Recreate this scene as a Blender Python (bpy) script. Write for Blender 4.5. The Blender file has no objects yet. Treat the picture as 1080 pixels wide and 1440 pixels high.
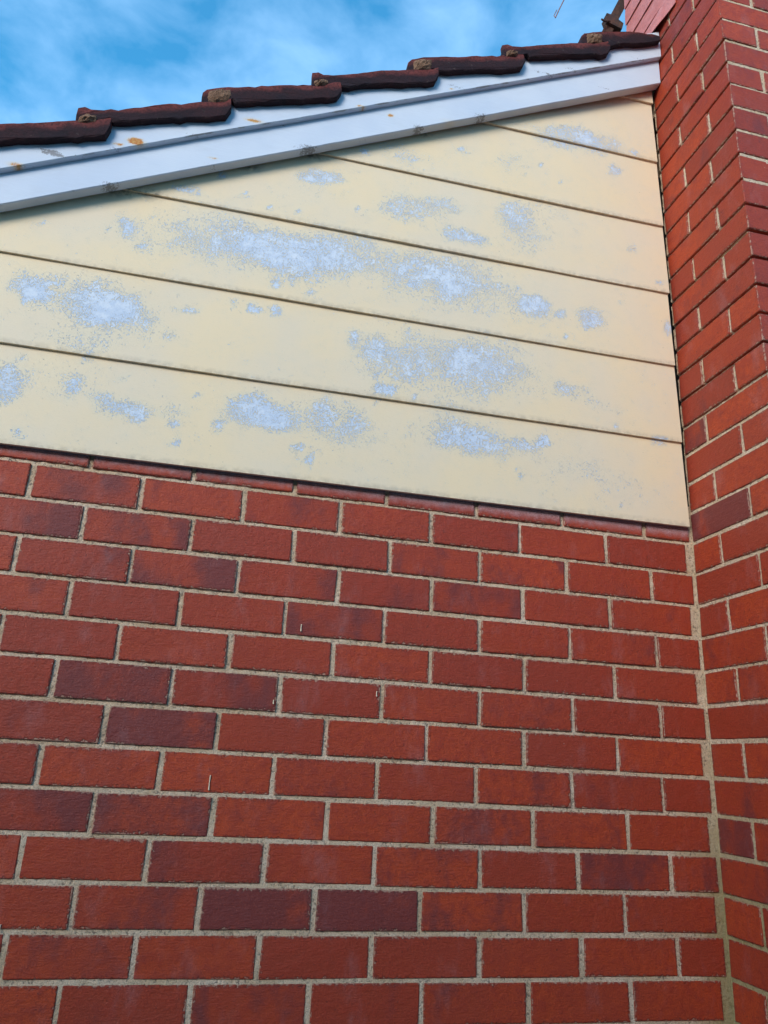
import bpy, math, random
from mathutils import Vector, Matrix, noise
random.seed(7)
R_ = math.radians
scene = bpy.context.scene
col = scene.collection

# ------------------------------------------------------------------ camera
ZG = 2.246                      # height of the gable's bottom board above the ground
CAM = Vector((-1.22775, -1.71722, -0.69166 + ZG))
r_ = Vector((0.97276694, -0.22626234, 0.0502974))
u_ = Vector((-0.11919704, -0.30222405, 0.94575509))
f_ = Vector((0.19878767, 0.92599459, 0.32096337))
cd = bpy.data.cameras.new("camera")
cam = bpy.data.objects.new("camera", cd)
col.objects.link(cam)
m = Matrix((r_, u_, -f_)).transposed().to_4x4()
m.translation = CAM
cam.matrix_world = m
cd.sensor_fit = 'VERTICAL'
cd.sensor_height = 36.0
cd.sensor_width = 27.0
cd.lens = 1040.0 / 1440.0 * 36.0
cd.clip_start = 0.02
cd.clip_end = 3000
scene.camera = cam

# ------------------------------------------------------------------ sky, sun, exposure
SUN_EL, SUN_AZ = 22.0, 219.0    # azimuth from +Y (behind the gable) towards +X; hazy sun behind the camera
world = bpy.data.worlds.new("World")
scene.world = world
world.use_nodes = True
nt = world.node_tree
nt.nodes.clear()
def wn(t, **k):
    n = nt.nodes.new(t)
    for a, b in k.items():
        setattr(n, a, b)
    return n
out = wn('ShaderNodeOutputWorld')
bg = wn('ShaderNodeBackground')
bg.inputs['Strength'].default_value = 0.15
sky = wn('ShaderNodeTexSky', sky_type='NISHITA', sun_disc=False)
sky.sun_elevation = R_(SUN_EL)
sky.sun_rotation = R_(SUN_AZ)
sky.altitude = 50
sky.air_density = 1.0
sky.dust_density = 0.6
sky.ozone_density = 2.0
tc = wn('ShaderNodeTexCoord')
mp = wn('ShaderNodeMapping')
mp.inputs['Scale'].default_value = (1.0, 1.0, 1.9)
mp.inputs['Rotation'].default_value = (0.5, 0.25, 0.6)
nt.links.new(tc.outputs['Generated'], mp.inputs['Vector'])
n1 = wn('ShaderNodeTexNoise')
n1.inputs['Scale'].default_value = 9.0
n1.inputs['Detail'].default_value = 8.0
n1.inputs['Roughness'].default_value = 0.52
n1.inputs['Distortion'].default_value = 0.25
nt.links.new(mp.outputs[0], n1.inputs['Vector'])
cr = wn('ShaderNodeValToRGB')
cr.color_ramp.elements[0].position = 0.34
cr.color_ramp.elements[0].color = (0.10, 0.10, 0.10, 1)
cr.color_ramp.elements[1].position = 0.80
cr.color_ramp.elements[1].color = (0.68, 0.68, 0.68, 1)
nt.links.new(n1.outputs['Fac'], cr.inputs[0])
mx = wn('ShaderNodeMix', data_type='RGBA')
nt.links.new(cr.outputs[0], mx.inputs['Factor'])
hs = wn('ShaderNodeHueSaturation')          # a saturated clear blue all over the sky
hs.inputs['Saturation'].default_value = 1.65
hs.inputs['Hue'].default_value = 0.485
nt.links.new(sky.outputs[0], hs.inputs['Color'])
nt.links.new(hs.outputs[0], mx.inputs[6])
mx.inputs[7].default_value = (1.7, 2.9, 4.4, 1)      # sunlit thin cloud
nt.links.new(mx.outputs[2], bg.inputs['Color'])
nt.links.new(bg.outputs[0], out.inputs['Surface'])

sd = bpy.data.lights.new("sun", 'SUN')
sd.energy = 1.2
sd.angle = R_(26)
sd.color = (1.0, 0.965, 0.92)
sun = bpy.data.objects.new("sun", sd)
col.objects.link(sun)
el, az = R_(SUN_EL), R_(SUN_AZ)
sdir = Vector((math.sin(az) * math.cos(el), math.cos(az) * math.cos(el), math.sin(el)))
sun.rotation_euler = sdir.to_track_quat('Z', 'Y').to_euler()
sun.location = sdir * 30

vs = scene.view_settings
vs.view_transform = 'Standard'
vs.look = 'None'
vs.gamma = 1.0
vs.exposure = 1.2
vs.use_curve_mapping = False
scene.cycles.max_bounces = 5
scene.cycles.diffuse_bounces = 4
scene.cycles.glossy_bounces = 2
scene.cycles.caustics_reflective = False
scene.cycles.caustics_refractive = False

# ------------------------------------------------------------------ node helper
class NT:
    def __init__(s, name):
        s.m = bpy.data.materials.new(name)
        s.m.use_nodes = True
        s.t = s.m.node_tree
        s.t.nodes.clear()
        s.out = s.n('ShaderNodeOutputMaterial')
        s.b = s.n('ShaderNodeBsdfPrincipled')
        s.l(s.b.outputs[0], s.out.inputs[0])
    def n(s, t, **k):
        x = s.t.nodes.new(t)
        for a, b in k.items():
            setattr(x, a, b)
        return x
    def l(s, a, b):
        s.t.links.new(a, b)
    def put(s, sock, v):
        if isinstance(v, bpy.types.NodeSocket):
            s.l(v, sock)
        else:
            if sock.type == 'RGBA' and len(v) == 3:
                v = (*v, 1)
            sock.default_value = v
    def math(s, op, a, b=0.0, c=0.0):
        x = s.n('ShaderNodeMath', operation=op)
        s.put(x.inputs[0], a); s.put(x.inputs[1], b); s.put(x.inputs[2], c)
        return x.outputs[0]
    def mix(s, f, a, b, mode='MIX'):
        x = s.n('ShaderNodeMix', data_type='RGBA', blend_type=mode)
        s.put(x.inputs[0], f); s.put(x.inputs[6], a); s.put(x.inputs[7], b)
        return x.outputs[2]
    def ramp(s, v, a, b, smooth=True):
        x = s.n('ShaderNodeMapRange', interpolation_type='SMOOTHSTEP' if smooth else 'LINEAR')
        s.put(x.inputs['Value'], v)
        x.inputs['From Min'].default_value = a
        x.inputs['From Max'].default_value = b
        return x.outputs[0]
    def noise(s, vec, scale, detail=4.0, rough=0.55, dist=0.0):
        x = s.n('ShaderNodeTexNoise')
        s.l(vec, x.inputs['Vector'])
        x.inputs['Scale'].default_value = scale
        x.inputs['Detail'].default_value = detail
        x.inputs['Roughness'].default_value = rough
        x.inputs['Distortion'].default_value = dist
        return x.outputs['Fac']
    def vec(s, v, scale=(1, 1, 1), add=None):
        x = s.n('ShaderNodeMapping')
        s.l(v, x.inputs['Vector'])
        x.inputs['Scale'].default_value = scale
        if add is not None:
            s.l(add, x.inputs['Location'])
        return x.outputs[0]
    def pos(s):
        return s.n('ShaderNodeNewGeometry').outputs['Position']
    def attr(s, name):
        return s.n('ShaderNodeAttribute', attribute_name=name).outputs['Fac']
    def bump(s, h, dist, strength=1.0, prev=None):
        x = s.n('ShaderNodeBump')
        x.inputs['Strength'].default_value = strength
        x.inputs['Distance'].default_value = dist
        s.l(h, x.inputs['Height'])
        if prev is not None:
            s.l(prev, x.inputs['Normal'])
        return x.outputs[0]
    def fin(s, color, rough=0.85, normal=None, spec=0.3, metal=0.0):
        s.put(s.b.inputs['Base Color'], color)
        s.put(s.b.inputs['Roughness'], rough)
        s.b.inputs['Specular IOR Level'].default_value = spec
        s.b.inputs['Metallic'].default_value = metal
        if normal is not None:
            s.l(normal, s.b.inputs['Normal'])
        return s.m

# ------------------------------------------------------------------ materials
def mat_brick():
    s = NT('fired_red_brick')
    oi = s.n('ShaderNodeObjectInfo')
    sep = s.n('ShaderNodeSeparateColor')
    s.l(oi.outputs['Color'], sep.inputs[0])
    tint, burn, seed = sep.outputs[0], sep.outputs[1], sep.outputs[2]
    effl = oi.outputs['Alpha']
    isl = s.n('ShaderNodeNewGeometry').outputs['Random Per Island']
    isl2 = s.math('MULTIPLY', isl, s.attr('joined'))
    seed = s.math('FRACT', s.math('ADD', seed, s.math('MULTIPLY', isl2, 7.31)))
    tint = s.math('FRACT', s.math('ADD', tint, isl2))
    uvm = s.n('ShaderNodeUVMap', uv_map='face_m').outputs[0]
    half = s.n('ShaderNodeUVMap', uv_map='half_m').outputs[0]
    a = s.n('ShaderNodeSeparateXYZ'); s.l(uvm, a.inputs[0])
    h = s.n('ShaderNodeSeparateXYZ'); s.l(half, h.inputs[0])
    ex = s.math('SUBTRACT', h.outputs[0], s.math('ABSOLUTE', a.outputs[0]))
    ey = s.math('SUBTRACT', h.outputs[1], s.math('ABSOLUTE', a.outputs[1]))
    edge = s.math('MINIMUM', ex, ey)
    P = s.pos()
    fine = s.noise(P, 330, 2, 0.7)
    mid = s.noise(P, 45, 4, 0.68)
    big = s.noise(P, 6, 3, 0.5)
    # body colour
    c = s.mix(tint, (0.45, 0.056, 0.013), (0.27, 0.033, 0.014))
    c = s.mix(s.ramp(mid, 0.35, 0.7), c, (0.33, 0.037, 0.015))
    c = s.mix(s.math('MULTIPLY', s.ramp(big, 0.42, 0.7), 0.5), c, (0.28, 0.040, 0.020))
    # burnt purple bands across the length of the brick
    off = s.n('ShaderNodeCombineXYZ')
    s.l(s.math('MULTIPLY', seed, 91.0), off.inputs[0])
    s.l(s.math('MULTIPLY', seed, 37.0), off.inputs[1])
    bv = s.vec(uvm, (9.0, 5.0, 1.0), off.outputs[0])
    bn = s.math('ADD', s.noise(bv, 1.0, 3.0, 0.6), s.math('MULTIPLY', s.math('SUBTRACT', mid, 0.5), 0.25))
    # burn 0..1 shifts the threshold: 0.35 leaves bands only, 1 darkens nearly all
    band = s.ramp(s.math('ADD', bn, s.math('MULTIPLY', s.math('SUBTRACT', burn, 0.5), 0.62)), 0.44, 0.72)
    c = s.mix(s.math('MULTIPLY', band, 0.80), c, (0.125, 0.030, 0.031))
    # little pits and pale specks
    pits = s.ramp(s.noise(P, 150, 1, 0.5), 0.32, 0.22)
    c = s.mix(s.math('MULTIPLY', pits, 0.55), c, (0.06, 0.018, 0.015))
    vor = s.n('ShaderNodeTexVoronoi'); s.l(P, vor.inputs['Vector']); vor.inputs['Scale'].default_value = 30
    sp = s.math('MULTIPLY', s.ramp(vor.outputs['Distance'], 0.060, 0.030), s.ramp(s.noise(P, 9, 2), 0.60, 0.68))
    c = s.mix(s.math('MULTIPLY', sp, 0.6), c, (0.55, 0.50, 0.45))
    # pale pinkish haze in broad washes
    haze = s.math('MULTIPLY', s.ramp(s.noise(s.vec(P, (1, 1, 0.5)), 11, 4, 0.7), 0.52, 0.80), 0.17)
    c = s.mix(haze, c, (0.42, 0.33, 0.34))
    # efflorescence under the cladding (alpha carries the amount)
    top = s.ramp(s.math('ADD', a.outputs[1], s.math('MULTIPLY', s.math('SUBTRACT', mid, 0.5), 0.03)), -0.036, 0.000)
    c = s.mix(s.math('MULTIPLY', s.math('MULTIPLY', top, effl), 0.62), c, (0.60, 0.52, 0.54))
    # mortar dragged over the arrises
    rag = s.math('ADD', s.noise(P, 110, 3, 0.75), s.math('MULTIPLY', s.math('SUBTRACT', big, 0.5), 0.5))
    ed = s.math('SUBTRACT', edge, s.math('MULTIPLY', s.math('SUBTRACT', rag, 0.50), 0.027))
    sm = s.ramp(ed, 0.0008, -0.0004)
    c = s.mix(s.math('MULTIPLY', sm, 0.7), c, (0.40, 0.27, 0.18))
    dk = s.math('MULTIPLY', s.ramp(ed, 0.0050, 0.0015), s.math('SUBTRACT', 1.0, sm))
    c = s.mix(s.math('MULTIPLY', dk, 0.40), c, (0.09, 0.024, 0.018))
    c = s.mix(s.math('MULTIPLY', s.ramp(fine, 0.42, 0.66), 0.45), c, (0.20, 0.027, 0.013))
    c = s.mix(s.math('MULTIPLY', s.ramp(fine, 0.45, 0.30), 0.25), c, (0.48, 0.09, 0.035))
    hgt = s.math('ADD', s.math('MULTIPLY', fine, 0.35), s.math('MULTIPLY', mid, 0.9))
    hgt = s.math('ADD', hgt, s.math('MULTIPLY', s.noise(s.vec(P, (1, 1, 4)), 60, 1), 0.35))
    nb = s.bump(hgt, 0.0026, 0.9)
    nb = s.bump(s.ramp(ed, 0.0, 0.004), 0.0012, 0.8, nb)
    return s.fin(c, 0.60, nb, 0.34)

def mat_mortar():
    s = NT('sandy_mortar')
    P = s.pos()
    g = s.noise(P, 520, 3, 0.7)
    gm = s.noise(P, 150, 4, 0.65)
    b = s.noise(P, 9, 4, 0.6)
    z = s.n('ShaderNodeSeparateXYZ'); s.l(P, z.inputs[0])
    c = s.mix(s.ramp(b, 0.35, 0.68), (0.66, 0.47, 0.29), (0.78, 0.585, 0.41))
    c = s.mix(s.math('MULTIPLY', s.ramp(g, 0.52, 0.36), 0.6), c, (0.27, 0.20, 0.14))
    c = s.mix(s.math('MULTIPLY', s.ramp(gm, 0.47, 0.33), 0.75), c, (0.13, 0.10, 0.08))
    # mossy tone low in the inner corner
    cx = s.ramp(z.outputs[0], -0.10, 0.005)
    cz = s.ramp(z.outputs[2], 1.75, 1.15)
    c = s.mix(s.math('MULTIPLY', s.math('MULTIPLY', cx, cz), 0.75), c, (0.30, 0.24, 0.09))
    h = s.math('ADD', s.math('MULTIPLY', g, 0.5), gm)
    return s.fin(c, 0.95, s.bump(h, 0.004, 1.0), 0.15)

def mat_cream():
    s = NT('peeling_cream_paint')
    P = s.pos()
    peel = s.attr('peel')
    n_f = s.noise(P, 230, 3, 0.8)
    n_m = s.noise(P, 40, 5, 0.68)
    n_b = s.noise(P, 5, 4, 0.5)
    v = s.math('ADD', s.math('MULTIPLY', n_f, 0.72), s.math('MULTIPLY', n_m, 0.28))
    # crazed flakes: attribute lowers the threshold
    thr = s.math('SUBTRACT', v, s.math('SUBTRACT', 0.665, s.math('MULTIPLY', peel, 0.195)))
    gone = s.ramp(thr, -0.004, 0.012)
    rim = s.math('MULTIPLY', s.ramp(thr, -0.030, 0.0), s.math('SUBTRACT', 1.0, gone))
    c = s.mix(s.ramp(n_b, 0.3, 0.7), (0.79, 0.61, 0.38), (0.74, 0.60, 0.42))
    c = s.mix(s.math('MULTIPLY', s.ramp(n_m, 0.45, 0.75), 0.20), c, (0.63, 0.55, 0.40))
    c = s.mix(s.math('MULTIPLY', s.ramp(peel, 0.05, 0.7), 0.45), c, (0.68, 0.60, 0.44))
    c = s.mix(s.math('MULTIPLY', rim, 0.35), c, (0.72, 0.65, 0.52))
    c = s.mix(s.math('MULTIPLY', s.ramp(n_f, 0.42, 0.28), 0.22), c, (0.46, 0.38, 0.26))
    c = s.mix(gone, c, s.mix(s.ramp(n_m, 0.4, 0.7), (0.52, 0.58, 0.67), (0.66, 0.69, 0.73)))
    # scars: fly specks, and shade under lifted flake edges painted dark
    vor = s.n('ShaderNodeTexVoronoi'); s.l(P, vor.inputs['Vector']); vor.inputs['Scale'].default_value = 55
    sp = s.math('MULTIPLY', s.ramp(vor.outputs['Distance'], 0.10, 0.05), s.ramp(s.noise(P, 14, 3), 0.58, 0.68))
    c = s.mix(s.math('MULTIPLY', sp, 0.6), c, (0.22, 0.19, 0.15))
    lip = s.math('MULTIPLY', s.ramp(thr, -0.012, -0.002), s.ramp(thr, 0.010, 0.0))
    lip = s.math('MULTIPLY', lip, s.ramp(s.noise(P, 22, 3), 0.52, 0.66))
    c = s.mix(s.math('MULTIPLY', lip, 0.65), c, (0.22, 0.20, 0.19))
    dirt_shade = s.math('MULTIPLY', s.attr('dirt_shade'), s.ramp(s.noise(P, 60, 4, 0.6), 0.3, 0.65))  # dirt plus painted gap shade; also darkens lower edges and undersides
    c = s.mix(dirt_shade, c, (0.10, 0.085, 0.07))
    h = s.math('SUBTRACT', s.math('MULTIPLY', s.noise(s.vec(P, (0.35, 1, 1)), 240, 4, 0.6), 0.25), s.math('MULTIPLY', gone, 0.7))
    rough = s.math('ADD', 0.55, s.math('MULTIPLY', gone, 0.3))
    return s.fin(c, rough, s.bump(h, 0.0009, 1.0), 0.35)

def mat_white():
    s = NT('weathered_white_paint')
    P = s.pos()
    mp_ = s.vec(P, (0.45, 1, 1))
    n_m = s.noise(mp_, 30, 5, 0.6)
    n_b = s.noise(P, 4, 4, 0.55)
    c = s.mix(s.ramp(n_b, 0.3, 0.7), (0.52, 0.575, 0.66), (0.59, 0.63, 0.69))
    c = s.mix(s.math('MULTIPLY', s.ramp(n_m, 0.5, 0.75), 0.22), c, (0.47, 0.50, 0.55))
    rn = s.noise(P, 140, 5, 0.75)
    ru = s.ramp(s.math('ADD', s.attr('rust'), s.math('MULTIPLY', s.math('SUBTRACT', rn, 0.5), 0.9)), 0.34, 0.62)
    c = s.mix(s.math('MULTIPLY', s.ramp(s.attr('rust'), 0.05, 0.5), 0.35), c, (0.70, 0.52, 0.25))
    c = s.mix(ru, c, s.mix(s.ramp(rn, 0.4, 0.65), (0.46, 0.15, 0.03), (0.55, 0.32, 0.10)))
    d = s.ramp(s.math('ADD', s.attr('dirt_shade'), s.math('MULTIPLY', s.math('SUBTRACT', rn, 0.5), 2.6)), 0.50, 0.80)  # dirt and cobweb, with the shade of the gaps painted in
    c = s.mix(s.math('MULTIPLY', d, 0.75), c, (0.13, 0.115, 0.11))
    # bare grey timber along worn arrises
    w = s.ramp(s.math('ADD', s.attr('worn'), s.math('MULTIPLY', s.math('SUBTRACT', n_m, 0.5), 1.5)), 0.62, 0.80)
    c = s.mix(s.math('MULTIPLY', w, 0.8), c, (0.30, 0.275, 0.26))
    h = s.math('ADD', s.math('MULTIPLY', n_m, 0.4), s.math('MULTIPLY', s.noise(s.vec(P, (0.12, 1, 1)), 190, 3), 0.35))
    h = s.math('SUBTRACT', h, s.math('MULTIPLY', w, 0.6))
    return s.fin(c, 0.6, s.bump(h, 0.0012, 0.9), 0.3)

def mat_tile():
    s = NT('old_terracotta_tile')
    P = s.pos()
    n_b = s.noise(P, 11, 4, 0.6)
    n_f = s.noise(P, 130, 5, 0.65)
    rim = s.attr('rim')
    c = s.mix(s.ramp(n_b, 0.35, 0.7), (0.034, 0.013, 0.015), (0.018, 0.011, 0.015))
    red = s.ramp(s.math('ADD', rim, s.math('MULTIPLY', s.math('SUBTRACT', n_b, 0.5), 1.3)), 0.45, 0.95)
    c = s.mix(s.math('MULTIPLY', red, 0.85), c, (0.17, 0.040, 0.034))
    lich = s.ramp(s.noise(P, 45, 5, 0.7), 0.62, 0.70)
    c = s.mix(s.math('MULTIPLY', lich, 0.35), c, (0.15, 0.12, 0.10))
    soot = s.ramp(n_f, 0.55, 0.35)
    c = s.mix(s.math('MULTIPLY', soot, 0.5), c, (0.012, 0.009, 0.010))
    return s.fin(c, 0.85, s.bump(s.math('ADD', n_f, n_b), 0.003, 0.9), 0.2)

def mat_simple(name, ca, cb, scale, rough=0.85, bd=0.002, spec=0.25, metal=0.0, stretch=(1, 1, 1)):
    s = NT(name)
    P = s.vec(s.pos(), stretch)
    a = s.noise(P, scale, 5, 0.62)
    f = s.noise(P, scale * 6, 4, 0.65)
    c = s.mix(s.ramp(a, 0.35, 0.68), ca, cb)
    c = s.mix(s.math('MULTIPLY', s.ramp(f, 0.5, 0.3), 0.4), c, tuple(x * 0.35 for x in ca))
    return s.fin(c, rough, s.bump(s.math('ADD', a, f), bd, 0.9), spec, metal)

M_BRICK = mat_brick()
M_MORTAR = mat_mortar()
M_CREAM = mat_cream()
M_WHITE = mat_white()
M_TILE = mat_tile()
M_LUMP = mat_simple('roof_bedding_mortar', (0.17, 0.095, 0.060), (0.28, 0.16, 0.10), 40, 0.95, 0.006, 0.1)
M_DARKWOOD = mat_simple('old_framing_timber', (0.06, 0.045, 0.035), (0.09, 0.07, 0.05), 20)
M_FLASH = mat_simple('red_painted_flashing', (0.58, 0.17, 0.14), (0.62, 0.22, 0.19), 25, 0.6, 0.002, 0.35)
M_RUST = mat_simple('rusted_dark_steel', (0.045, 0.028, 0.026), (0.10, 0.045, 0.03), 50, 0.8, 0.002, 0.3)
M_CABLE = mat_simple('faded_brown_cable', (0.28, 0.16, 0.15), (0.20, 0.12, 0.11), 60, 0.7)
M_GROUND = mat_simple('weathered_concrete', (0.42, 0.40, 0.37), (0.34, 0.32, 0.29), 3, 0.95, 0.02, 0.1)
M_NBRICK = mat_simple('shade_house_brick', (0.13, 0.05, 0.035), (0.17, 0.07, 0.05), 8, 0.9, 0.004)
M_PANE = mat_simple('window_glass', (0.02, 0.025, 0.03), (0.03, 0.035, 0.04), 2, 0.06, 0.0002, 0.6)

# ------------------------------------------------------------------ mesh helpers
def link(name, me, mat, parent=None):
    o = bpy.data.objects.new(name, me)
    col.objects.link(o)
    if mat is not None:
        me.materials.append(mat)
    if parent is not None:
        o.parent = parent
    return o

class MB:
    def __init__(s):
        s.v, s.f, s.att = [], [], {}
    def add(s, vs_, fs):
        k = len(s.v)
        s.v += [tuple(x) for x in vs_]
        s.f += [tuple(i + k for i in f) for f in fs]
        return k
    def box(s, a, b):
        x0, y0, z0 = a; x1, y1, z1 = b
        s.add([(x0, y0, z0), (x1, y0, z0), (x1, y1, z0), (x0, y1, z0),
               (x0, y0, z1), (x1, y0, z1), (x1, y1, z1), (x0, y1, z1)],
              [(0, 3, 2, 1), (4, 5, 6, 7), (0, 1, 5, 4), (1, 2, 6, 5), (2, 3, 7, 6), (3, 0, 4, 7)])
    def tube(s, pts, rad, n=8):
        rings = []
        for i, p in enumerate(pts):
            p = Vector(p)
            d = (Vector(pts[min(i + 1, len(pts) - 1)]) - Vector(pts[max(i - 1, 0)])).normalized()
            a = d.orthogonal().normalized(); b = d.cross(a)
            r = rad[i] if isinstance(rad, (list, tuple)) else rad
            rings.append([p + a * r * math.cos(2 * math.pi * k / n) + b * r * math.sin(2 * math.pi * k / n) for k in range(n)])
        k0 = len(s.v)
        for rg in rings:
            s.v += [tuple(x) for x in rg]
        for i in range(len(rings) - 1):
            for k in range(n):
                a = k0 + i * n + k; b = k0 + i * n + (k + 1) % n
                s.f.append((a, b, b + n, a + n))
        s.f.append(tuple(k0 + k for k in reversed(range(n))))
        s.f.append(tuple(k0 + (len(rings) - 1) * n + k for k in range(n)))
    def mesh(s, name, smooth=False):
        me = bpy.data.meshes.new(name)
        me.from_pydata(s.v, [], s.f)
        for n_, vals in s.att.items():
            at = me.attributes.new(n_, 'FLOAT', 'POINT')
            at.data.foreach_set('value', vals)
        me.update()
        if smooth:
            me.shade_smooth()
        return me

def fbm(x, y, z, sc):
    return noise.fractal(Vector((x * sc, y * sc, z * sc)), 1.0, 2.0, 4)

# ---- one brick: a box with worn arrises; face coordinates in metres are kept for the material
SG = [(-1, -1, -1), (1, -1, -1), (1, 1, -1), (-1, 1, -1), (-1, -1, 1), (1, -1, 1), (1, 1, 1), (-1, 1, 1)]
FQ = [(0, (0, 4, 7, 3)), (0, (1, 2, 6, 5)), (1, (0, 1, 5, 4)), (1, (2, 3, 7, 6)), (2, (0, 3, 2, 1)), (2, (4, 5, 6, 7))]
def brick_geo(h, rnd, bev=0.0017, jit=0.0016):
    """vertices, faces, uv list, half list for a brick of half sizes h, centred on the origin"""
    V, F, UV, HF = [], [], [], []
    jc = [[rnd.uniform(-jit, jit) for _ in range(3)] for _ in range(8)]
    idx = {}
    for fi, (ax, q) in enumerate(FQ):
        for c in q:
            p = []
            for k in range(3):
                b = 0 if k == ax else bev
                p.append(SG[c][k] * (h[k] - b) + jc[c][k] * (1 if k != ax else 0.6))
            idx[(fi, c)] = len(V)
            V.append(p)
    def uvof(vi, ax):
        p = V[vi]
        if ax == 0: return (p[1], p[2]), (h[1], h[2])
        if ax == 1: return (p[0], p[2]), (h[0], h[2])
        return (p[0], p[1]), (h[0], h[1])
    for fi, (ax, q) in enumerate(FQ):
        F.append([idx[(fi, c)] for c in q])
        for c in q:
            a, b = uvof(idx[(fi, c)], ax); UV.append(a); HF.append(b)
    # edges
    for i in range(8):
        for j in range(i + 1, 8):
            if sum(SG[i][k] != SG[j][k] for k in range(3)) != 1:
                continue
            fs = [fi for fi, (ax, q) in enumerate(FQ) if i in q and j in q]
            a, b = fs
            quad = [idx[(a, i)], idx[(a, j)], idx[(b, j)], idx[(b, i)]]
            n_ = (Vector(V[quad[1]]) - Vector(V[quad[0]])).cross(Vector(V[quad[2]]) - Vector(V[quad[0]]))
            ctr = sum((Vector(V[x]) for x in quad), Vector()) / 4
            if n_.dot(ctr) < 0:
                quad.reverse()
            F.append(quad)
            for x in quad:
                uv, hh = uvof(x, FQ[a][0]); UV.append(uv); HF.append(hh)
    for c in range(8):
        fs = [fi for fi, (ax, q) in enumerate(FQ) if c in q]
        tri = [idx[(fi, c)] for fi in fs]
        n_ = (Vector(V[tri[1]]) - Vector(V[tri[0]])).cross(Vector(V[tri[2]]) - Vector(V[tri[0]]))
        if n_.dot(Vector(V[tri[0]])) < 0:
            tri.reverse()
        F.append(tri)
        for x in tri:
            uv, hh = uvof(x, FQ[fs[0]][0]); UV.append(uv); HF.append(hh)
    return V, F, UV, HF

def brick_mesh(parts, name, joined=0.0):
    """parts: list of (centre offset, geo)"""
    V, F, UV, HF = [], [], [], []
    for off, (v, f, uv, hf) in parts:
        k = len(V)
        V += [(p[0] + off[0], p[1] + off[1], p[2] + off[2]) for p in v]
        F += [[i + k for i in q] for q in f]
        UV += uv; HF += hf
    me = bpy.data.meshes.new(name)
    me.from_pydata(V, [], F)
    for ln, data in (('face_m', UV), ('half_m', HF)):
        l = me.uv_layers.new(name=ln)
        l.data.foreach_set('uv', [c for p in data for c in p])
    at = me.attributes.new('joined', 'FLOAT', 'POINT')
    at.data.foreach_set('value', [joined] * len(V))
    me.update()
    return me

rb = random.Random(21)
def brick(lo, hi, parent, tint=None, burn=None, effl=0.0):
    c = [(a + b) / 2 for a, b in zip(lo, hi)]
    h = [(b - a) / 2 for a, b in zip(lo, hi)]
    me = brick_mesh([((0, 0, 0), brick_geo(h, rb))], 'brick')
    o = link('brick', me, M_BRICK, parent)
    o.location = c
    if tint is None: tint = rb.random()
    if burn is None: burn = rb.choice([0.10, 0.18, 0.25, 0.30, 0.36, 0.42])
    o.color = (tint, burn, rb.random(), effl)
    return o

# ------------------------------------------------------------------ ground, and an added house that shades the wall
g = MB()
N = 24
for j in range(N + 1):
    for i in range(N + 1):
        fx = (i / N - 0.5) * 2; fy = (j / N - 0.5) * 2
        x = fx * abs(fx) ** 2 * 900; y = fy * abs(fy) ** 2 * 900
        g.v.append((x, y, 0.015 * fbm(x, y, 0, 0.7) if abs(x) < 30 else 0))
for j in range(N):
    for i in range(N):
        a = j * (N + 1) + i
        g.f.append((a, a + 1, a + N + 2, a + N + 1))
go = link('ground', g.mesh('ground', True), M_GROUND)
go['kind'] = 'structure'

# house added unseen behind the camera to keep the sun off the lower wall
nh = bpy.data.objects.new('added_shade_house', None)
col.objects.link(nh)
nh.location = (-1.5, -5.2, 0)
nh['label'] = 'unseen dark brick house added behind the camera to shade the wall'
nh['category'] = 'house'
b = MB()
b.box((-8.0, -7.0, 0), (8.0, 0, 3.70))
link('wall', b.mesh('wall'), M_NBRICK, nh)
b = MB()
b.add([(-8.4, .4, 3.68), (8.4, .4, 3.68), (8.4, -7.4, 3.68), (-8.4, -7.4, 3.68), (-4.6, -3.5, 5.0), (4.6, -3.5, 5.0)],
      [(0, 1, 5, 4), (1, 2, 5), (2, 3, 4, 5), (3, 0, 4), (3, 2, 1, 0)])
link('roof', b.mesh('roof'), M_TILE, nh)
for wx, wz in ((-4.5, 1.3), (1.2, 1.3)):
    b = MB()
    for a_, c_ in (((wx, 0, wz), (wx + 1.5, .05, wz + .06)), ((wx, 0, wz + 1.0), (wx + 1.5, .05, wz + 1.06)),
                   ((wx, 0, wz + .061), (wx + .06, .05, wz + .999)), ((wx + 1.44, 0, wz + .061), (wx + 1.5, .05, wz + .999)),
                   ((wx + .72, .001, wz + .061), (wx + .78, .045, wz + .999))):
        b.box(a_, c_)
    wf_ = link('window', b.mesh('window'), M_WHITE, nh)
    for q in (0, 1):
        b = MB()
        b.box((wx + .061 + q * .72, .006, wz + .061), (wx + .719 + q * .72, .014, wz + .999))
        link('pane', b.mesh('pane'), M_PANE, wf_)

# ------------------------------------------------------------------ the house
house = bpy.data.objects.new('brick_house', None)
col.objects.link(house)
house['label'] = 'red brick house end with peeling cream weatherboard gable, brick chimney and tiled verge'
house['category'] = 'house'

XC = 0.011                       # plane of the chimney's side face
YF = -0.350                      # plane of the chimney's front face
def Z(z): return z + ZG
def bed(i):                      # z of bed joint i (joint 1 is the first one under the cladding)
    if i >= -3: return 0.0067 - 0.0867 * i
    return 0.3535 + 0.0848 * (-i - 4)
def zb(x): return 1.528 + 0.517 * x      # lower edge of the barge board

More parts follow.
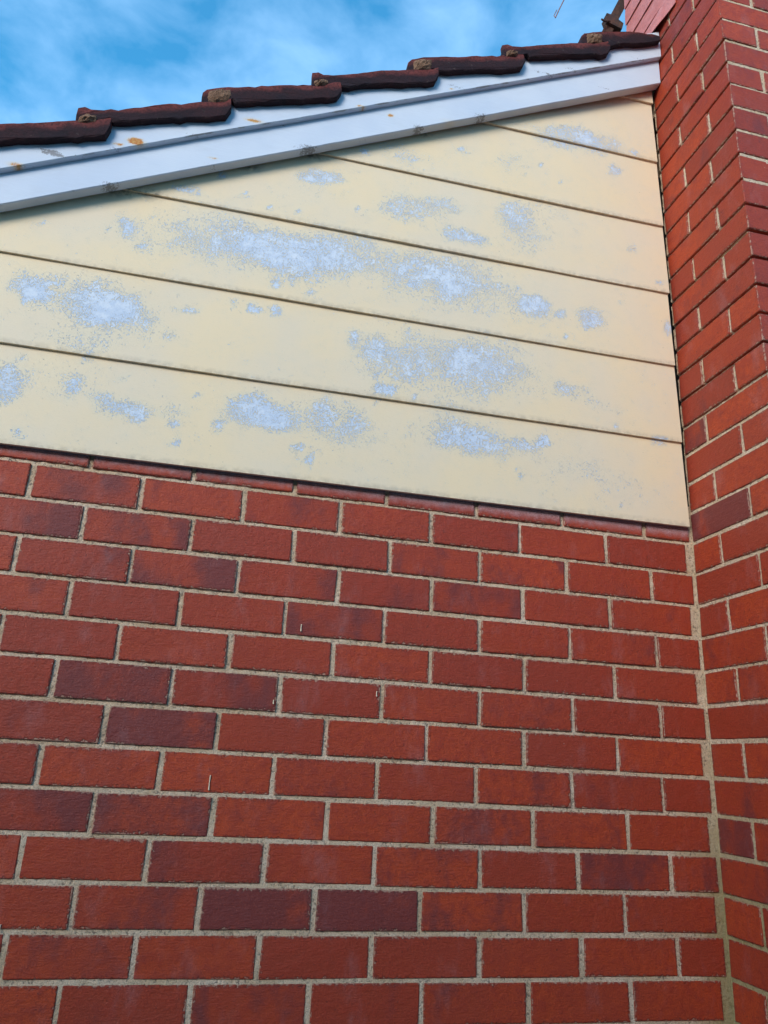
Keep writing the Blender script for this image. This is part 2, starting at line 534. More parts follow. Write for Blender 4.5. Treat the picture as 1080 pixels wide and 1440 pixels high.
# measured perpend positions of the courses in view
ROWS = {0: [-1.563, -1.329, -1.087, -.852, -.615, -.375, -.132],
        1: [-1.684, -1.443, -1.205, -.968, -.735, -.495, -.249],
        2: [-1.557, -1.316, -1.076, -.839, -.604, -.366, -.122],
        3: [-1.681, -1.438, -1.199, -.961, -.728, -.488, -.247],
        4: [-1.557, -1.318, -1.081, -.844, -.604, -.362, -.120],
        5: [-1.679, -1.438, -1.198, -.961, -.726, -.485, -.242],
        6: [-1.556, -1.314, -1.078, -.841, -.601, -.361, -.122],
        7: [-1.439, -1.205, -.966, -.730, -.489, -.245],
        8: [-1.553, -1.312, -1.074, -.843, -.609, -.369, -.128],
        9: [-1.434, -1.193, -.950, -.710, -.469, -.228],
        10: [-1.554, -1.314, -1.076, -.839, -.598, -.360, -.121],
        11: [-1.441, -1.200, -.964, -.733, -.493, -.246],
        12: [-1.552, -1.312, -1.071, -.836, -.597, -.357, -.118],
        13: [-1.440, -1.197, -.963, -.723, -.485, -.240]}
# purple, over-burnt bricks: (row, number counted from the corner) -> burn
BURN = {(0, 5): .45, (1, 6): .62, (1, 4): .5, (2, 6): .6, (2, 7): .55, (3, 5): .66, (3, 6): .5, (3, 2): .5, (4, 4): .5,
        (5, 3): .35, (6, 6): .78, (6, 5): .5, (7, 5): .84, (7, 6): .45, (8, 4): .55, (8, 1): .45, (8, 2): .5, (9, 5): .80,
        (9, 6): .7, (9, 2): .5, (9, 1): .45, (10, 5): .5, (10, 1): .55, (11, 3): .92, (11, 4): .86, (11, 5): .5,
        (12, 6): .55, (12, 5): .45, (13, 4): .55, (13, 2): .45}
TINT = {(9, 4): 0.0, (9, 3): 0.25, (8, 5): 0.0, (8, 6): 0.1, (10, 3): 0.1, (2, 1): .5}

# wall: the mortar face, rough where the joints are raked, smooth lower down
def mortar_grid(mb, u0, u1, z0, z1, step, fn):
    nu = max(1, int(round((u1 - u0) / step))); nz = max(1, int(round((z1 - z0) / step)))
    k = len(mb.v)
    for j in range(nz + 1):
        for i in range(nu + 1):
            mb.v.append(fn(u0 + (u1 - u0) * i / nu, z0 + (z1 - z0) * j / nz))
    for j in range(nz):
        for i in range(nu):
            a = k + j * (nu + 1) + i
            mb.f.append((a, a + 1, a + nu + 2, a + nu + 1))
def sm(a, b, x):
    t = min(1, max(0, (x - a) / (b - a))); return t * t * (3 - 2 * t)
wb = MB()
def wf(x, z):
    low = sm(-0.62, -0.80, z)
    rec = 0.0042 * (1 - low) + 0.0024 * low
    y = rec + fbm(x, 3.1, z, 60) * (0.0024 * (1 - low) + 0.0009 * low) + fbm(x, 1.3, z, 9) * 0.0012
    return (x, max(y, 0.0016), Z(z))
mortar_grid(wb, -2.0, XC + 0.006, -1.32, 0.03, 0.006, wf)
def wf2(x, z): return (x, 0.004 + fbm(x, 3.1, z, 20) * 0.001, Z(z))
mortar_grid(wb, -4.6, -2.0, -ZG, 0.03, 0.05, wf2)
mortar_grid(wb, -2.0, XC + 0.006, -ZG, -1.32, 0.05, wf2)
wall = link('wall', wb.mesh('wall', True), M_MORTAR, house)
wall['label'] = 'stretcher bond red brick wall with pale sandy mortar'

J = 0.0052                       # half a joint
far_parts = []
rj = random.Random(5)
NROW = 26
for r in range(NROW):
    zt, zl = bed(r), bed(r + 1)
    inner = list(reversed(ROWS.get(r, [-(0.122 if r % 2 == 0 else 0.245) - 0.24 * k for k in range(6)])))
    while inner[-1] > -4.4:
        inner.append(inner[-1] - 0.2395 + rj.uniform(-.003, .003))
    right = 0.0035 if r % 2 == 0 else -0.013
    if r in (8, 10, 12): right = 0.002
    for k, xl in enumerate(inner):
        a = xl + J + rj.uniform(-.0012, .0012)
        b = right if k == 0 else inner[k - 1] - J + rj.uniform(-.0012, .0012)
        t = zt - J + 0.0006 + rj.uniform(-.0011, .0009); l = zl + J - 0.0006 + rj.uniform(-.0009, .0011)
        lo = (a, rj.uniform(-.0014, .0003), Z(l)); hi = (b, 0.10, Z(t))
        near = r <= 14 and b > -1.95
        if near:
            brick(lo, hi, wall, TINT.get((r, k)), BURN.get((r, k)), 1.0 if r == 0 else 0.0)
        else:
            c = [(p + q) / 2 for p, q in zip(lo, hi)]; h = [(q - p) / 2 for p, q in zip(lo, hi)]
            far_parts.append((c, brick_geo(h, rj)))
for px_, py_, ln in ((424, 878, .016), (296, 1090, .030), (385, 984, .009), (530, 972, .012), (1, 1300, .012)):   # runs of old paint
    d = f_ + r_ * ((px_ - 540) / 1040) - u_ * ((py_ - 720) / 1040)
    q = CAM + d * ((-.0024 - CAM.y) / d.y)
    b = MB()
    b.tube([q, q - Vector((.0005, 0, ln * .5)), q - Vector((0, 0, ln))], [.0013, .0010, .0016], 6)
    b.att = {'peel': [0] * len(b.v), 'dirt_shade': [0] * len(b.v)}
    link('paint_drip', b.mesh('paint_drip'), M_CREAM, wall)
fo = link('brick_remainder', brick_mesh(far_parts, 'brick_remainder', 1.0), M_BRICK, wall)
fo['kind'] = 'stuff'
fo.color = (0.3, 0.3, 0.4, 0.0)

# ---- chimney
CW = 1.06                        # width of the chimney's front
CTOP = 3.05
cb = MB()
def mrec_front(z):
    return 0.0022 + 0.011 * sm(0.86, 0.80, z) * sm(0.26, 0.32, z)
def cs(y, z):
    edge_in = mrec_front(z)
    y = max(y, YF + edge_in)
    db = min(abs(z - bed(i)) for i in range(int((0.0067 - z) / .0855) - 2, int((0.0067 - z) / .0855) + 4))
    rec = 0.0022 + 0.0068 * sm(0.1, 0.4, z) * sm(.0075, .0055, db)
    x = XC + max(0.0016, rec + fbm(4.2, y, z, 60) * 0.0016 + fbm(2.2, y, z, 9) * 0.0012)
    return (x, y, Z(z))
def cf(x, z):
    y = YF + mrec_front(z) + fbm(x, 7.7, z, 60) * 0.0010
    return (max(x, XC + 0.0045), y, Z(z))
mortar_grid(cb, -(-YF), 0.004, -1.32, 2.4, 0.004, lambda u, z: cs(u, z))
mortar_grid(cb, XC, XC + 0.40, -1.32, 2.4, 0.008, cf)
mortar_grid(cb, XC + 0.40, XC + CW - .004, -1.32, CTOP, 0.012, lambda x, z: (x, YF + mrec_front(z) + .0004, Z(z)))
mortar_grid(cb, XC + .006, XC + CW - .004, -ZG, -1.32, 0.08, lambda x, z: (x, YF + .004, Z(z)))
mortar_grid(cb, YF + .004, 0.0, -ZG, -1.32, 0.08, lambda y, z: (XC + .006, y, Z(z)))
mortar_grid(cb, XC + .006, XC + .40, 2.4, CTOP, 0.08, lambda x, z: (x, YF + .004, Z(z)))
mortar_grid(cb, YF + .004, 0.112, 2.4, CTOP, 0.08, lambda y, z: (XC + .006, y, Z(z)))
mortar_grid(cb, 0.004, 0.112, 1.45, 2.4, 0.04, lambda y, z: (XC + .006, y, Z(z)))
mortar_grid(cb, YF + .004, 0.112, -ZG, CTOP, 0.2, lambda y, z: (XC + CW - .004, y, Z(z)))
mortar_grid(cb, XC + .006, XC + CW - .004, 1.3, CTOP, 0.2, lambda x, z: (x, 0.112, Z(z)))
cb.box((XC + .03, YF + .03, Z(CTOP - .02)), (XC + CW - .03, .09, Z(CTOP + .03)))
chim = link('chimney', cb.mesh('chimney', False), M_MORTAR, house)
chim['label'] = 'red brick chimney standing proud of the gable wall'

SIDEP = {-20: -.24, -18: -.237, -19: -.119, -17: -.124, -16: -.244, -15: -.115, -14: -.249, -13: -.119, -12: -.235,
         -11: -.115, -8: -.242, -9: -.117, -6: -.240, -5: -.112, -4: -.236, -3: -.104, -2: -.235, -1: -.116, 0: -.239,
         1: -.116, 2: -.245, 3: -.118, 5: -.125, 7: -.122, 9: -.127, 11: -.128}
CBURN = {(0, 0): .95, (1, 0): .2, (-1, 0): .2, (-3, 0): .72, (-3, 1): .4, (9, 0): .7, (10, 0): .5, (3, 1): .3,
         (-10, 1): .3, (-4, 0): .5}
chim_far = []
rc = random.Random(77)
r = NROW - 1
while bed(r) < CTOP:
    zt, zl = bed(r), bed(r + 1)
    t = zt - J + .0008 + rc.uniform(-.001, .001); l = zl + J - .0008 + rc.uniform(-.001, .001)
    above = zl > 1.55
    odd = r % 2 != 0
    p = SIDEP.get(r, -.118 if odd else -.240)
    jx = lambda: rc.uniform(-.0018, .0002)
    js = 0.0044
    specs = []                   # (lo x, hi x, lo y, hi y, slot)
    if odd:
        specs.append((XC + jx(), XC + .11, p + js, -.005 if not above else .10, 0))
        specs.append((XC + jx(), XC + .112, YF + rc.uniform(-.0012, .0012), p - js, 1))
        edge0 = XC + .112
    else:
        specs.append((XC + jx(), XC + .11, p + js, -.004 if not above else -.004, 0))
        if above: specs.append((XC + jx(), XC + .11, .006, .112, 4))
        specs.append((XC + jx(), XC + .236, YF + rc.uniform(-.0012, .0012), p - js, 1))
        edge0 = XC + .236
    fx = edge0
    slot = 2
    while fx < XC + CW - .06:
        a = fx + 2 * J; b = min(a + .23, XC + CW)
        specs.append((a, b, YF + rc.uniform(-.0015, .0015), YF + .11, slot))
        fx = b; slot += 1
    inframe = -19.5 < -(-r) + 0 and r <= 14 and r >= -27
    for (x0, x1, y0, y1, sl) in specs:
        lo = (x0, y0, Z(l)); hi = (x1, y1, Z(t))
        if r <= 14 and r >= -26 and (sl in (0, 1, 4) or (sl == 2 and odd and r < 0)):
            brick(lo, hi, chim, rc.random() ** 1.5, CBURN.get((r, sl), rc.choice([.05, .12, .2, .28, .35, .42])))
        else:
            c = [(a + b) / 2 for a, b in zip(lo, hi)]; h = [(b - a) / 2 for a, b in zip(lo, hi)]
            chim_far.append((c, brick_geo(h, rc)))
    r -= 1
fo = link('brick_remainder', brick_mesh(chim_far, 'chimney_brick_remainder', 1.0), M_BRICK, chim)
fo['kind'] = 'stuff'
fo.color = (0.2, 0.25, 0.6, 0.0)

# ---- lapped weatherboards of the gable
bk = MB()
bk.add([(-4.5, .03, Z(-.03)), (.005, .03, Z(-.03)), (.005, .03, Z(zb(0) + .1)), (-3.05, .03, Z(-.03))], [(0, 1, 2, 3)])
clad = link('gable_cladding', bk.mesh('gable_cladding'), M_DARKWOOD, house)
clad['label'] = 'cream painted weatherboards with flaking blue-grey undercoat showing'

def px_wall(px, py, y=-0.016):   # a photograph pixel on the plane of the boards
    d = f_ + r_ * ((px - 540) / 1040) - u_ * ((py - 720) / 1040)
    t = (y - CAM.y) / d.y
    q = CAM + d * t
    return q.x, q.z - ZG
PATCH = [(50, 405, 24, 20, 1.25), (85, 398, 14, 8, 1.1), (140, 428, 45, 26, 1.15), (185, 450, 40, 26, .8), (205, 455, 12, 14, 1.1),
         (120, 482, 45, 14, .7), (55, 420, 22, 16, .7), (8, 540, 20, 24, 1.25), (105, 542, 10, 14, 1.1), (80, 535, 60, 25, .45),
         (165, 568, 36, 13, 1.4), (190, 577, 18, 10, 1.4), (235, 575, 22, 10, .9), (372, 582, 40, 20, 1.5), (360, 572, 30, 15, 1.5),
         (312, 595, 9, 9, 1.2), (245, 617, 6, 6, 1.3), (433, 648, 7, 7, 1.6), (415, 628, 9, 5, 1.2), (470, 590, 45, 30, .95),
         (455, 585, 18, 22, 1.1), (542, 549, 16, 7, 1.5), (490, 470, 10, 10, 1.2), (330, 425, 6, 5, 1.7), (355, 431, 7, 6, 1.8),
         (384, 435, 8, 7, 1.8), (265, 435, 16, 5, 1.3), (232, 470, 7, 6, 1.3), (180, 318, 14, 12, 1.1), (225, 330, 45, 22, .75),
         (300, 320, 55, 26, .85), (375, 345, 65, 26, 1.0), (430, 360, 60, 28, .95), (495, 355, 55, 26, .85), (345, 365, 90, 20, .6),
         (405, 390, 8, 8, 1.1), (545, 370, 60, 26, .7), (610, 400, 50, 28, .8), (660, 385, 60, 22, .8), (690, 420, 60, 22, .8),
         (748, 428, 18, 14, 1.5), (788, 437, 9, 7, 1.2), (832, 450, 17, 13, 1.15), (845, 440, 12, 10, .9), (935, 458, 7, 9, 1.3),
         (590, 290, 40, 16, 1.0), (560, 300, 20, 10, .9), (660, 335, 30, 8, 1.3), (735, 320, 30, 26, .95), (720, 300, 20, 14, .9),
         (640, 290, 30, 10, .7), (570, 215, 40, 10, .6), (450, 247, 26, 7, 1.1), (262, 267, 15, 5, 1.2), (800, 193, 42, 14, 1.1),
         (850, 200, 30, 14, .7), (866, 237, 10, 9, 1.2), (725, 228, 22, 14, .75), (890, 352, 9, 7, 1.1), (760, 290, 40, 12, .6),
         (545, 510, 40, 24, .9), (520, 485, 25, 16, .8), (600, 500, 50, 26, .75), (665, 515, 40, 32, .95), (700, 500, 45, 25, .8),
         (740, 535, 45, 20, .75), (630, 545, 60, 20, .65), (815, 555, 30, 10, 1.0), (790, 545, 14, 10, 1.1), (850, 575, 20, 6, .9),
         (500, 600, 20, 20, .9), (660, 615, 40, 18, .95), (690, 628, 50, 14, 1.0), (735, 625, 22, 10, 1.1), (764, 616, 8, 7, 1.6),
         (620, 605, 40, 14, .7), (830, 660, 50, 12, .55), (900, 690, 40, 18, .45), (640, 580, 30, 10, .7)]
PW = []
for cx, cy, rx, ry, w in PATCH:
    x, z = px_wall(cx, cy)
    PW.append((x, z, abs(px_wall(cx + rx, cy)[0] - x), abs(px_wall(cx, cy + ry)[1] - z), w))
rp = random.Random(9)
for _ in range(70):
    x, z = px_wall(rp.uniform(5, 950), rp.uniform(200, 730)); q = rp.uniform(.004, .010)
    PW.append((x, z, q * rp.uniform(1, 2), q, rp.uniform(1.1, 1.5)))
for _ in range(46):              # weathering carries on beyond the frame
    x = rp.uniform(-3.6, -1.95)
    PW.append((x, rp.uniform(-.1, 1.0), rp.uniform(.02, .14), rp.uniform(.01, .05), rp.uniform(.6, 1.3)))
BOT = [-.037, .2165, .4645, .7165, .9675, 1.2235, 1.474]
DIRT_SHADE_PTS = [px_wall(a, b) for a, b in ((165, 266), (440, 216), (590, 184), (680, 168), (205, 270), (345, 232))]  # dirt and cobweb where boards meet the barge, gap shade painted in
for bi, z0 in enumerate(BOT):
    z1 = (BOT[bi + 1] if bi + 1 < len(BOT) else z0 + .25) + .022
    mb = MB()
    xr = -.004 - (bi % 3) * .0012
    xl = -4.4
    # start where the barge covers the board
    xs0 = max(xl, (z0 - .045 - 1.528) / .517)
    ncol = int((xr - xs0) / .013) + 1
    nrow = 16
    cols = []
    peel, dirt_shade = [], []
    for i in range(ncol + 1):
        x = xs0 + (xr - xs0) * i / ncol
        zbot = z0 + .0075 * x + fbm(x, bi * 3.0, 0, 2.0) * .0010
        ztop = min(z1 + .0075 * x, zb(x) + .05)
        ztop = max(ztop, zbot + .0005)
        ids = []
        for k in range(nrow + 1):
            z = zbot + (ztop - zbot) * k / nrow
            yf = -.0170 + .008 * (z - zbot) / .275 + fbm(x, bi * 5.0, z, 2.3) * .0012
            ids.append(len(mb.v)); mb.v.append((x, yf, Z(z)))
            pv = 0
            wx = x + .022 * fbm(x, 11, z, 9) + .010 * fbm(x, 17, z, 26); wz = z + .016 * fbm(x, 13, z, 9) + .008 * fbm(x, 19, z, 26)
            for (px, pz, a, b, w) in PW:
                dx = (wx - px) / (a * 1.1); dz = (wz - pz) / (b * 1.1)
                e = dx * dx + dz * dz
                if e < 4: pv = max(pv, .86 * w * math.exp(-e * e * .6)) if w > 1.05 else pv + .58 * w * math.exp(-e * e * .5)
            pv = pv * .88 + .26 * max(0, fbm(x, bi, z, 4.0) + .18) + .25 * max(0, fbm(x, 40 + bi, z, 16.0))
            peel.append(min(pv, 1.6))
            dv = 0
            for dx0, dz0 in DIRT_SHADE_PTS:
                e = ((x - dx0) / .04) ** 2 + ((z - dz0) / .012) ** 2
                dv += math.exp(-e)
            dv += .35 * max(0, 1 - (z - zbot) / .004)  # darker along the lower edge
            dirt_shade.append(min(dv, 1))
        cols.append(ids)
    for i in range(ncol):
        for k in range(nrow):
            mb.f.append((cols[i][k], cols[i + 1][k], cols[i + 1][k + 1], cols[i][k + 1]))
    # underside, ends and top of the board, tinted darker
    def strip(src, dy):
        ids = []
        for vi in src:
            v = mb.v[vi]
            ids.append(len(mb.v)); mb.v.append((v[0], v[1] + dy, v[2])); peel.append(0); dirt_shade.append(.3)
        return ids
    bfront = [c[0] for c in cols]
    f2 = []
    for vi in bfront:
        v = mb.v[vi]; f2.append(len(mb.v)); mb.v.append(v); peel.append(0); dirt_shade.append(.25)
    bback = strip(bfront, .009)
    for i in range(ncol):
        mb.f.append((f2[i + 1], f2[i], bback[i], bback[i + 1]))
    rback = strip(cols[-1], .009)
    for k in range(nrow):
        mb.f.append((cols[-1][k], rback[k], rback[k + 1], cols[-1][k + 1]))
    tback = strip([c[-1] for c in cols], .009)
    for i in range(ncol):
        mb.f.append((cols[i][-1], cols[i + 1][-1], tback[i + 1], tback[i]))
    mb.att = {'peel': peel, 'dirt_shade': dirt_shade}
    link('board', mb.mesh('board'), M_CREAM, clad)

# ---- barge boards
def barge(name, o0, o1, yb, yf, rust, dirt_shade_pts, label, worn_bottom):
    mb = MB()
    x0, x1 = -4.6, XC - .004
    n_ = 330
    ring = []
    rus, dir_, wor = [], [], []
    prof = []                     # (vertical offset, y, worn)
    b_ = .0025
    for k in range(15):
        prof.append((o0 + b_ + (o1 - o0 - b_) * ((14 - k) / 14) ** 1.5, yf, 0.0))
    prof[-1] = (o0 + b_, yf, worn_bottom)
    prof.append((o0, yf + b_, worn_bottom))
    prof.append((o0, (yf + yb) / 2, .20)); prof.append((o0, yb, .30))
    prof.append((o1, yb, 0))
    for i in range(n_ + 1):
        x = x0 + (x1 - x0) * i / n_
        ids = []
        wob = fbm(x, 2.0 + yf * 50, 0, 1.2) * .0022
        for (of, y, w) in prof:
            z = zb(x) + of + (wob if of < o1 - .001 else 0) + (fbm(x, of, 9, 30) * .0008 if w else 0)
            ids.append(len(mb.v)); mb.v.append((x, y + fbm(x, 1, of, 3) * .0008, Z(z)))
            rus.append(min(1, sum(a * math.exp(-((x - px) / rx) ** 2 - ((z - pz) / rz) ** 2) for px, pz, rx, rz, a in rust)))
            dir_.append(min(1, sum(a * math.exp(-((x - px) / rx) ** 2 - ((z - pz) / rz) ** 2) for px, pz, rx, rz, a in dirt_shade_pts)))
            wor.append(w)
        ring.append(ids)
    m_ = len(prof)
    for i in range(n_):
        for k in range(m_):
            a, b = ring[i][k], ring[i][(k + 1) % m_]
            c, d = ring[i + 1][(k + 1) % m_], ring[i + 1][k]
            mb.f.append((a, b, c, d))
    mb.f.append(tuple(ring[-1])); mb.f.append(tuple(reversed(ring[0])))
    mb.att = {'rust': rus, 'dirt_shade': dir_, 'worn': wor}
    o = link(name, mb.mesh(name), M_WHITE, house)
    o['label'] = label
    return o
def spots(lst, y):
    o = []
    for px, py, rx, rz, a in lst:
        x, z = px_wall(px, py, y); o.append((x, z, rx, rz, a))
    return o
barge('barge_board', 0.0, .125, -.0225, -.050,
      spots([(300, 222, .012, .004, .8), (550, 162, .010, .006, 1.1), (728, 142, .014, .003, .8), (205, 252, .006, .004, .6), (640, 173, .05, .012, .35)], -.05),
      spots([(165, 266, .045, .014, 1.0), (440, 214, .05, .016, 1.0), (395, 178, .018, .007, 1.0), (590, 184, .03, .014, .9), (680, 168, .04, .014, .9),  # marks at the board laps: dirt with painted gap shade
             (300, 236, .05, .006, .5), (520, 200, .05, .008, .5), (850, 128, .05, .008, .5)], -.04),
      'white painted barge board with a worn lower edge', .40)
barge('barge_capping', 0.100, .215, -.0510, -.066,
      spots([(191, 197, .018, .010, 1.6), (166, 201, .009, .006, 1.2), (22, 230, .022, .009, .7), (357, 168, .028, .008, .75), (508, 148, .010, .005, 1.0),
             (636, 124, .010, .004, .7), (105, 195, .012, .006, .5), (530, 152, .012, .005, .6)], -.07),
      spots([(70, 214, .030, .009, 1.15), (82, 219, .020, .004, 1.0), (60, 236, .05, .006, .9), (130, 222, .04, .006, .9), (175, 212, .04, .006, .9), (395, 180, .035, .006, .9),
             (272, 190, .03, .005, .6), (640, 122, .04, .006, .7), (770, 104, .05, .007, .8), (805, 98, .03, .006, .8), (900, 84, .03, .006, .8)], -.065),
      'white upper barge board with rust spots and flaking paint', .62)

# ---- roof: deck and the row of verge tiles
dk = MB()
sl = Vector((1, 0, .517)).normalized()
for (a, b, o0, o1) in ((-5.0, 0.54, .150, .170),):
    dk.add([(a, -.045, Z(zb(a) + o0)), (b, -.045, Z(zb(b) + o0)), (b, 9, Z(zb(b) + o0)), (a, 9, Z(zb(a) + o0))], [(0, 1, 2, 3)])
    dk.add([(b, -.045, Z(zb(b) + o0)), (6.1, -.045, Z(zb(a) + o0)), (6.1, 9, Z(zb(a) + o0)), (b, 9, Z(zb(b) + o0))], [(0, 1, 2, 3)])
roof = link('roof', dk.mesh('roof'), M_DARKWOOD, house)
roof['label'] = 'roof edge of dark weathered terracotta tiles'
TO = .0350                       # tiles sit this much higher: their edge stands 20 mm in front of the boards
def tile(xn, kind, rnd, clip=None):
    """xn: x of the tile's lower end.  Profile in (distance along x, height above the barge line)"""
    if kind == 0:      # squared nose, bedded in mortar
        top = [(0, .163), (0, .196), (.010, .204), (.044, .205), (.10, .196), (.20, .180), (.30, .163), (.374, .150)]
    else:              # small turned-up lip
        top = [(0, .160), (-.003, .207), (.012, .208), (.028, .197), (.060, .186), (.20, .176), (.30, .163), (.374, .150)]
    bot = [(.377, .122), (.366, .097), (.34, .098), (.25, .114), (.15, .130), (.088, .138), (.080, .152), (.04, .160)]
    if clip is not None:
        top = [q for q in top if q[0] < clip] + [(clip, .175 - .04 * clip / .3)]
        bot = [(clip, .118)] + [q for q in bot if q[0] < clip]
    poly = top + bot
    dense = []
    for a_, b_ in zip(poly, poly[1:] + poly[:1]):
        n_s = max(1, int(math.hypot(b_[0] - a_[0], b_[1] - a_[1]) / .016))
        for q in range(n_s):
            t_ = q / n_s
            dense.append((a_[0] + (b_[0] - a_[0]) * t_, a_[1] + (b_[1] - a_[1]) * t_))
    poly = dense
    mb = MB()
    rim = []
    n_ = len(poly)
    sd0 = rnd.uniform(0, 50)
    jit = [(.003 * fbm(q[0], sd0, q[1], 22), .003 * fbm(q[0], sd0 + 9, q[1], 22) + (rnd.uniform(-.006, 0) if rnd.random() < .10 else 0)) for q in poly]
    ys = [-.112, -.120, -.116, -.098]
    ins = [.006, .0, .0, .0]
    cx = sum(q[0] for q in poly) / n_; cz = sum(q[1] for q in poly) / n_
    # outer face ring (inset) then the flange going back
    for y, i_ in ((-.086, .0035), (-.0832, .0), (-.0680, .0)):
        for q, j_ in zip(poly, jit):
            dx, dz = q[0] - cx, q[1] - cz
            zc = q[1] - i_ * (1 if dz > 0 else -1) + j_[1]
            xx = xn + q[0] - i_ * (1 if dx > 0 else -1) * .5 + j_[0]
            mb.v.append((xx, y + rnd.uniform(-.0012, .0012), Z(zb(xx) + zc + TO)))
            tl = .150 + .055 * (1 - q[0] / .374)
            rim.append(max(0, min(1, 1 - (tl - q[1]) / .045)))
    mb.f.append(tuple(range(n_)))
    for s_ in range(2):
        for k in range(n_):
            a = s_ * n_ + k; b = s_ * n_ + (k + 1) % n_
            mb.f.append((a, a + n_, b + n_, b))
    mb.f.append(tuple(reversed(range(2 * n_, 3 * n_))))
    # the sheet of the tile running back over the roof
    L = clip if clip is not None else .374
    k0 = len(mb.v)
    for y in (-.0690, .20):
        for (dx, dz) in ((0.002, .200), (L - .002, .205 - .055 * L / .374 - .002), (L - .002, .205 - .055 * L / .374 - .020), (0.002, .180)):
            x = xn + dx; mb.v.append((x, y, Z(zb(x) + dz + TO))); rim.append(.5)
    for k in range(4):
        a, b = k0 + k, k0 + (k + 1) % 4
        mb.f.append((a, b, b + 4, a + 4))
    mb.f.append((k0 + 4, k0 + 5, k0 + 6, k0 + 7))
    mb.att = {'rim': rim}
    return link('tile', mb.mesh('tile'), M_TILE, roof)
def lump(xn, rnd, big):
    """bedding mortar squeezed out under the nose of a tile"""
    mb = MB()
    nx, nz = 9, 7
    w, h = (.066, .050) if big else (.046, .026)
    base = .152 if big else .152
    x0 = xn + (.012 if big else .004)
    for j in range(nz + 1):
        for i in range(nx + 1):
            a, b = i / nx, j / nz
            x = x0 + a * w + .004 * fbm(a * 3, b * 3, xn, 1.0)
            of = base + b * h - .05 * a * w * 3 + .004 * fbm(a * 3, b * 3, xn + 5, 1.0)
            bul = math.sin(math.pi * min(1, max(0, a))) ** .5 * math.sin(math.pi * b) ** .5 if 0 < a < 1 and 0 < b < 1 else 0
            y = -.081 - .014 * bul - .006 * fbm(a * 5, b * 5, xn, 1.3) * bul
            mb.v.append((x, y, Z(zb(x) + of + TO)))
    for j in range(nz):
        for i in range(nx):
            a = j * (nx + 1) + i
            mb.f.append((a, a + 1, a + nx + 2, a + nx + 1))
    # closed back
    k = len(mb.v)
    mb.add([(v[0], -.0695, v[2]) for v in (mb.v[0], mb.v[nx], mb.v[-1], mb.v[nz * (nx + 1)])], [(0, 3, 2, 1)])
    o = link('bedding_mortar', mb.mesh('bedding_mortar'), M_LUMP, roof)
rt = random.Random(3)
NOSE = [(-1.740, 1), (-1.444, 0), (-1.155, 1), (-.877, 0), (-.571, 1), (-.298, 0)]
x = -2.030; k = 0
while x > -4.4:
    NOSE.insert(0, (x, k % 2)); x -= .287; k += 1
for xn, kind in NOSE:
    if xn == -.298:
        tile(xn, 0, rt, clip=.298 + XC - .016)
    else:
        tile(xn, kind, rt)
    lump(xn, rt, kind == 0)

# ---- stepped flashing where the roof meets the chimney
fl = MB()
for k in range(7):
    z0 = 1.748 + .0848 * k
    yf0, yb0 = -.168 + .004 * k, .118
    lift = .030 if k == 0 else .009
    n_ = 10
    k0 = len(fl.v)
    for i in range(n_ + 1):
        t = i / n_
        y = yf0 + (yb0 - yf0) * t
        lf = lift * (.25 + .75 * sm(0, .5, t)) + .0015 * fbm(y, z0, 0, 12)
        zz = z0 + (.006 if k == 0 else 0) * math.cos(t * 5) + .0015 * fbm(y, 5, z0, 20) 
        fl.v += [(XC - lf, y, Z(zz)), (XC - lf * .45 - .003, y, Z(zz + .05)), (XC - .0032, y, Z(zz + .097)),
                 (XC - lf + .0022, y, Z(zz)), (XC - lf * .45 - .0008, y, Z(zz + .05)), (XC - .001, y, Z(zz + .097))]
    for i in range(n_):
        a = k0 + i * 6; b = a + 6
        fl.f += [(a, b, b + 1, a + 1), (a + 1, b + 1, b + 2, a + 2), (a + 3, a + 4, b + 4, b + 3), (a + 4, a + 5, b + 5, b + 4), (a, a + 3, b + 3, b)]
    for a in (k0, k0 + n_ * 6):
        fl.f += [(a, a + 1, a + 4, a + 3), (a + 1, a + 2, a + 5, a + 4)]
fo = link('flashing', fl.mesh('flashing'), M_FLASH, house)
fo['label'] = 'lifted red stepped flashing between roof and chimney'

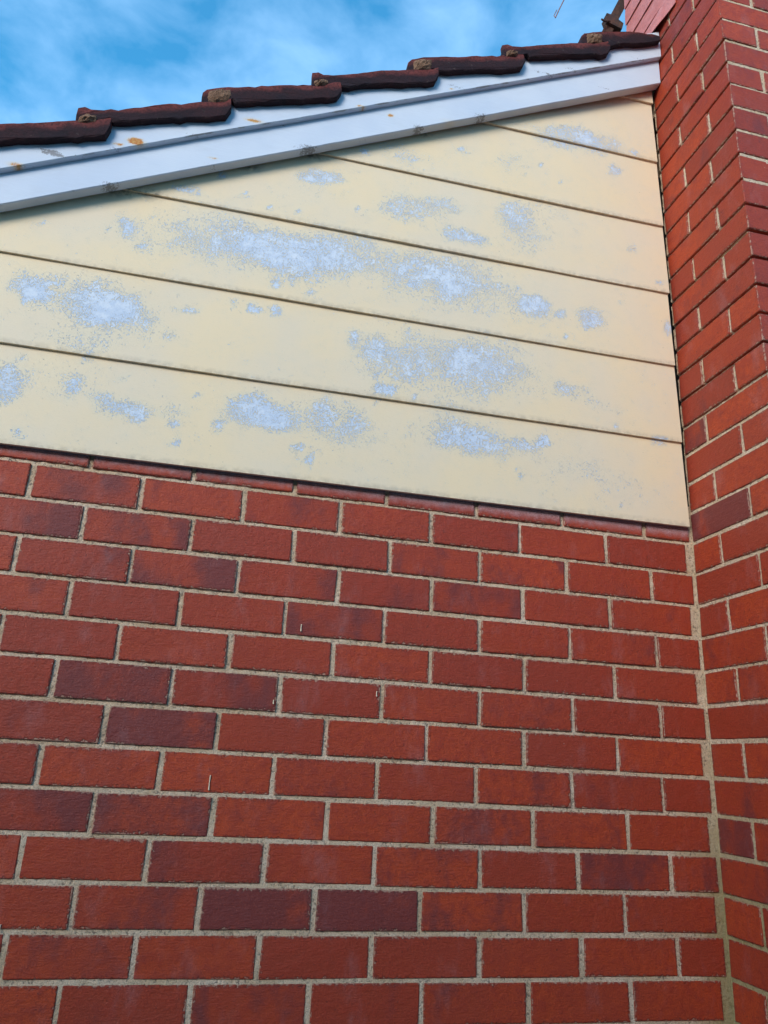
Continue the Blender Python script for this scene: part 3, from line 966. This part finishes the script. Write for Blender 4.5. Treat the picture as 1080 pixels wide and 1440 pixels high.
# ------------------------------------------------------------------ loose metal on the roof
def at_px(px, py, y):
    d = f_ + r_ * ((px - 540) / 1040) - u_ * ((py - 720) / 1040)
    return CAM + d * ((y - CAM.y) / d.y)
yb = .165
p1 = at_px(855, 42, yb); p2 = at_px(877, 0, yb)
dd = (p2 - p1)
top = p2 + dd * 1.6; low = p1 - dd * 1.18
strut = bpy.data.objects.new('roof_strut', None); col.objects.link(strut)
strut.location = low
strut['label'] = 'dark rusted steel strut leaning up from the roof tiles behind the chimney'
strut['category'] = 'strut'
sb = MB()
ax = dd.normalized(); sd_ = ax.cross(Vector((0, 1, 0))).normalized(); up = Vector((0, 1, 0))
def angle_bar(mb, a, b, w, t):
    prof = [(-w / 2, 0), (w / 2, 0), (w / 2, t), (-w / 2 + t, t), (-w / 2 + t, w * .8), (-w / 2, w * .8)]
    k = len(mb.v)
    for p in (a, b):
        for (u, v) in prof:
            mb.v.append(tuple(p + sd_ * u + up * v - low))
    n_ = len(prof)
    for i in range(n_):
        mb.f.append((k + i, k + (i + 1) % n_, k + n_ + (i + 1) % n_, k + n_ + i))
    mb.f.append(tuple(k + i for i in reversed(range(n_)))); mb.f.append(tuple(k + n_ + i for i in range(n_)))
angle_bar(sb, low, top, .036, .005)
link('angle_bar', sb.mesh('angle_bar'), M_RUST, strut)
cl = MB()
c0 = at_px(866, 30, yb - .012) - low
cl.add([c0 + sd_ * u + ax * v + up * w for w in (0, .03) for (u, v) in
        ((-.035, -.020), (.030, -.026), (.044, -.008), (.036, .006), (.046, .016), (.020, .024), (-.030, .014))],
       [(0, 1, 2, 3, 4, 5, 6), (13, 12, 11, 10, 9, 8, 7)] + [(i, i + 7, (i + 1) % 7 + 7, (i + 1) % 7) for i in range(7)])
link('clamp', cl.mesh('clamp'), M_RUST, strut)
tw = MB()
q0 = at_px(858, 30, yb - .01) - low; q1 = at_px(850, 30, yb - .02) - low; q2 = at_px(846, 27, yb - .03) - low
tw.tube([q0, q1, q2], .0035, 6)
link('tie_wire', tw.mesh('tie_wire'), M_RUST, strut)

w1 = at_px(781, 25, .165); w2 = at_px(786, 14, .165); w3 = at_px(793, 0, .165)
wd = (w3 - w1)
pts = [w1, w2, w3, w3 + wd * .9 + Vector((.015, 0, 0)), w3 + wd * 1.7 + Vector((.07, 0, .0)), w3 + wd * 2.1 + Vector((.16, 0, .0))]
tp = top - ax * .06
pts += [(pts[-1] + tp) / 2 + Vector((0, 0, .05)), tp]
cbm = MB()
cbm.tube([p - low for p in pts], .0022, 6)
p5 = at_px(779, 22, .17) ; p6 = at_px(787, 6, .17)
cbm.tube([w1 - low, p5 - low, (p5 + p6) / 2 - low], .0016, 6)
cable = link('loose_wire', cbm.mesh('loose_wire'), M_CABLE)
cable.location = low
cable['label'] = 'thin brown loose wire dangling in the sky above the roof tiles'
cable['category'] = 'wire'
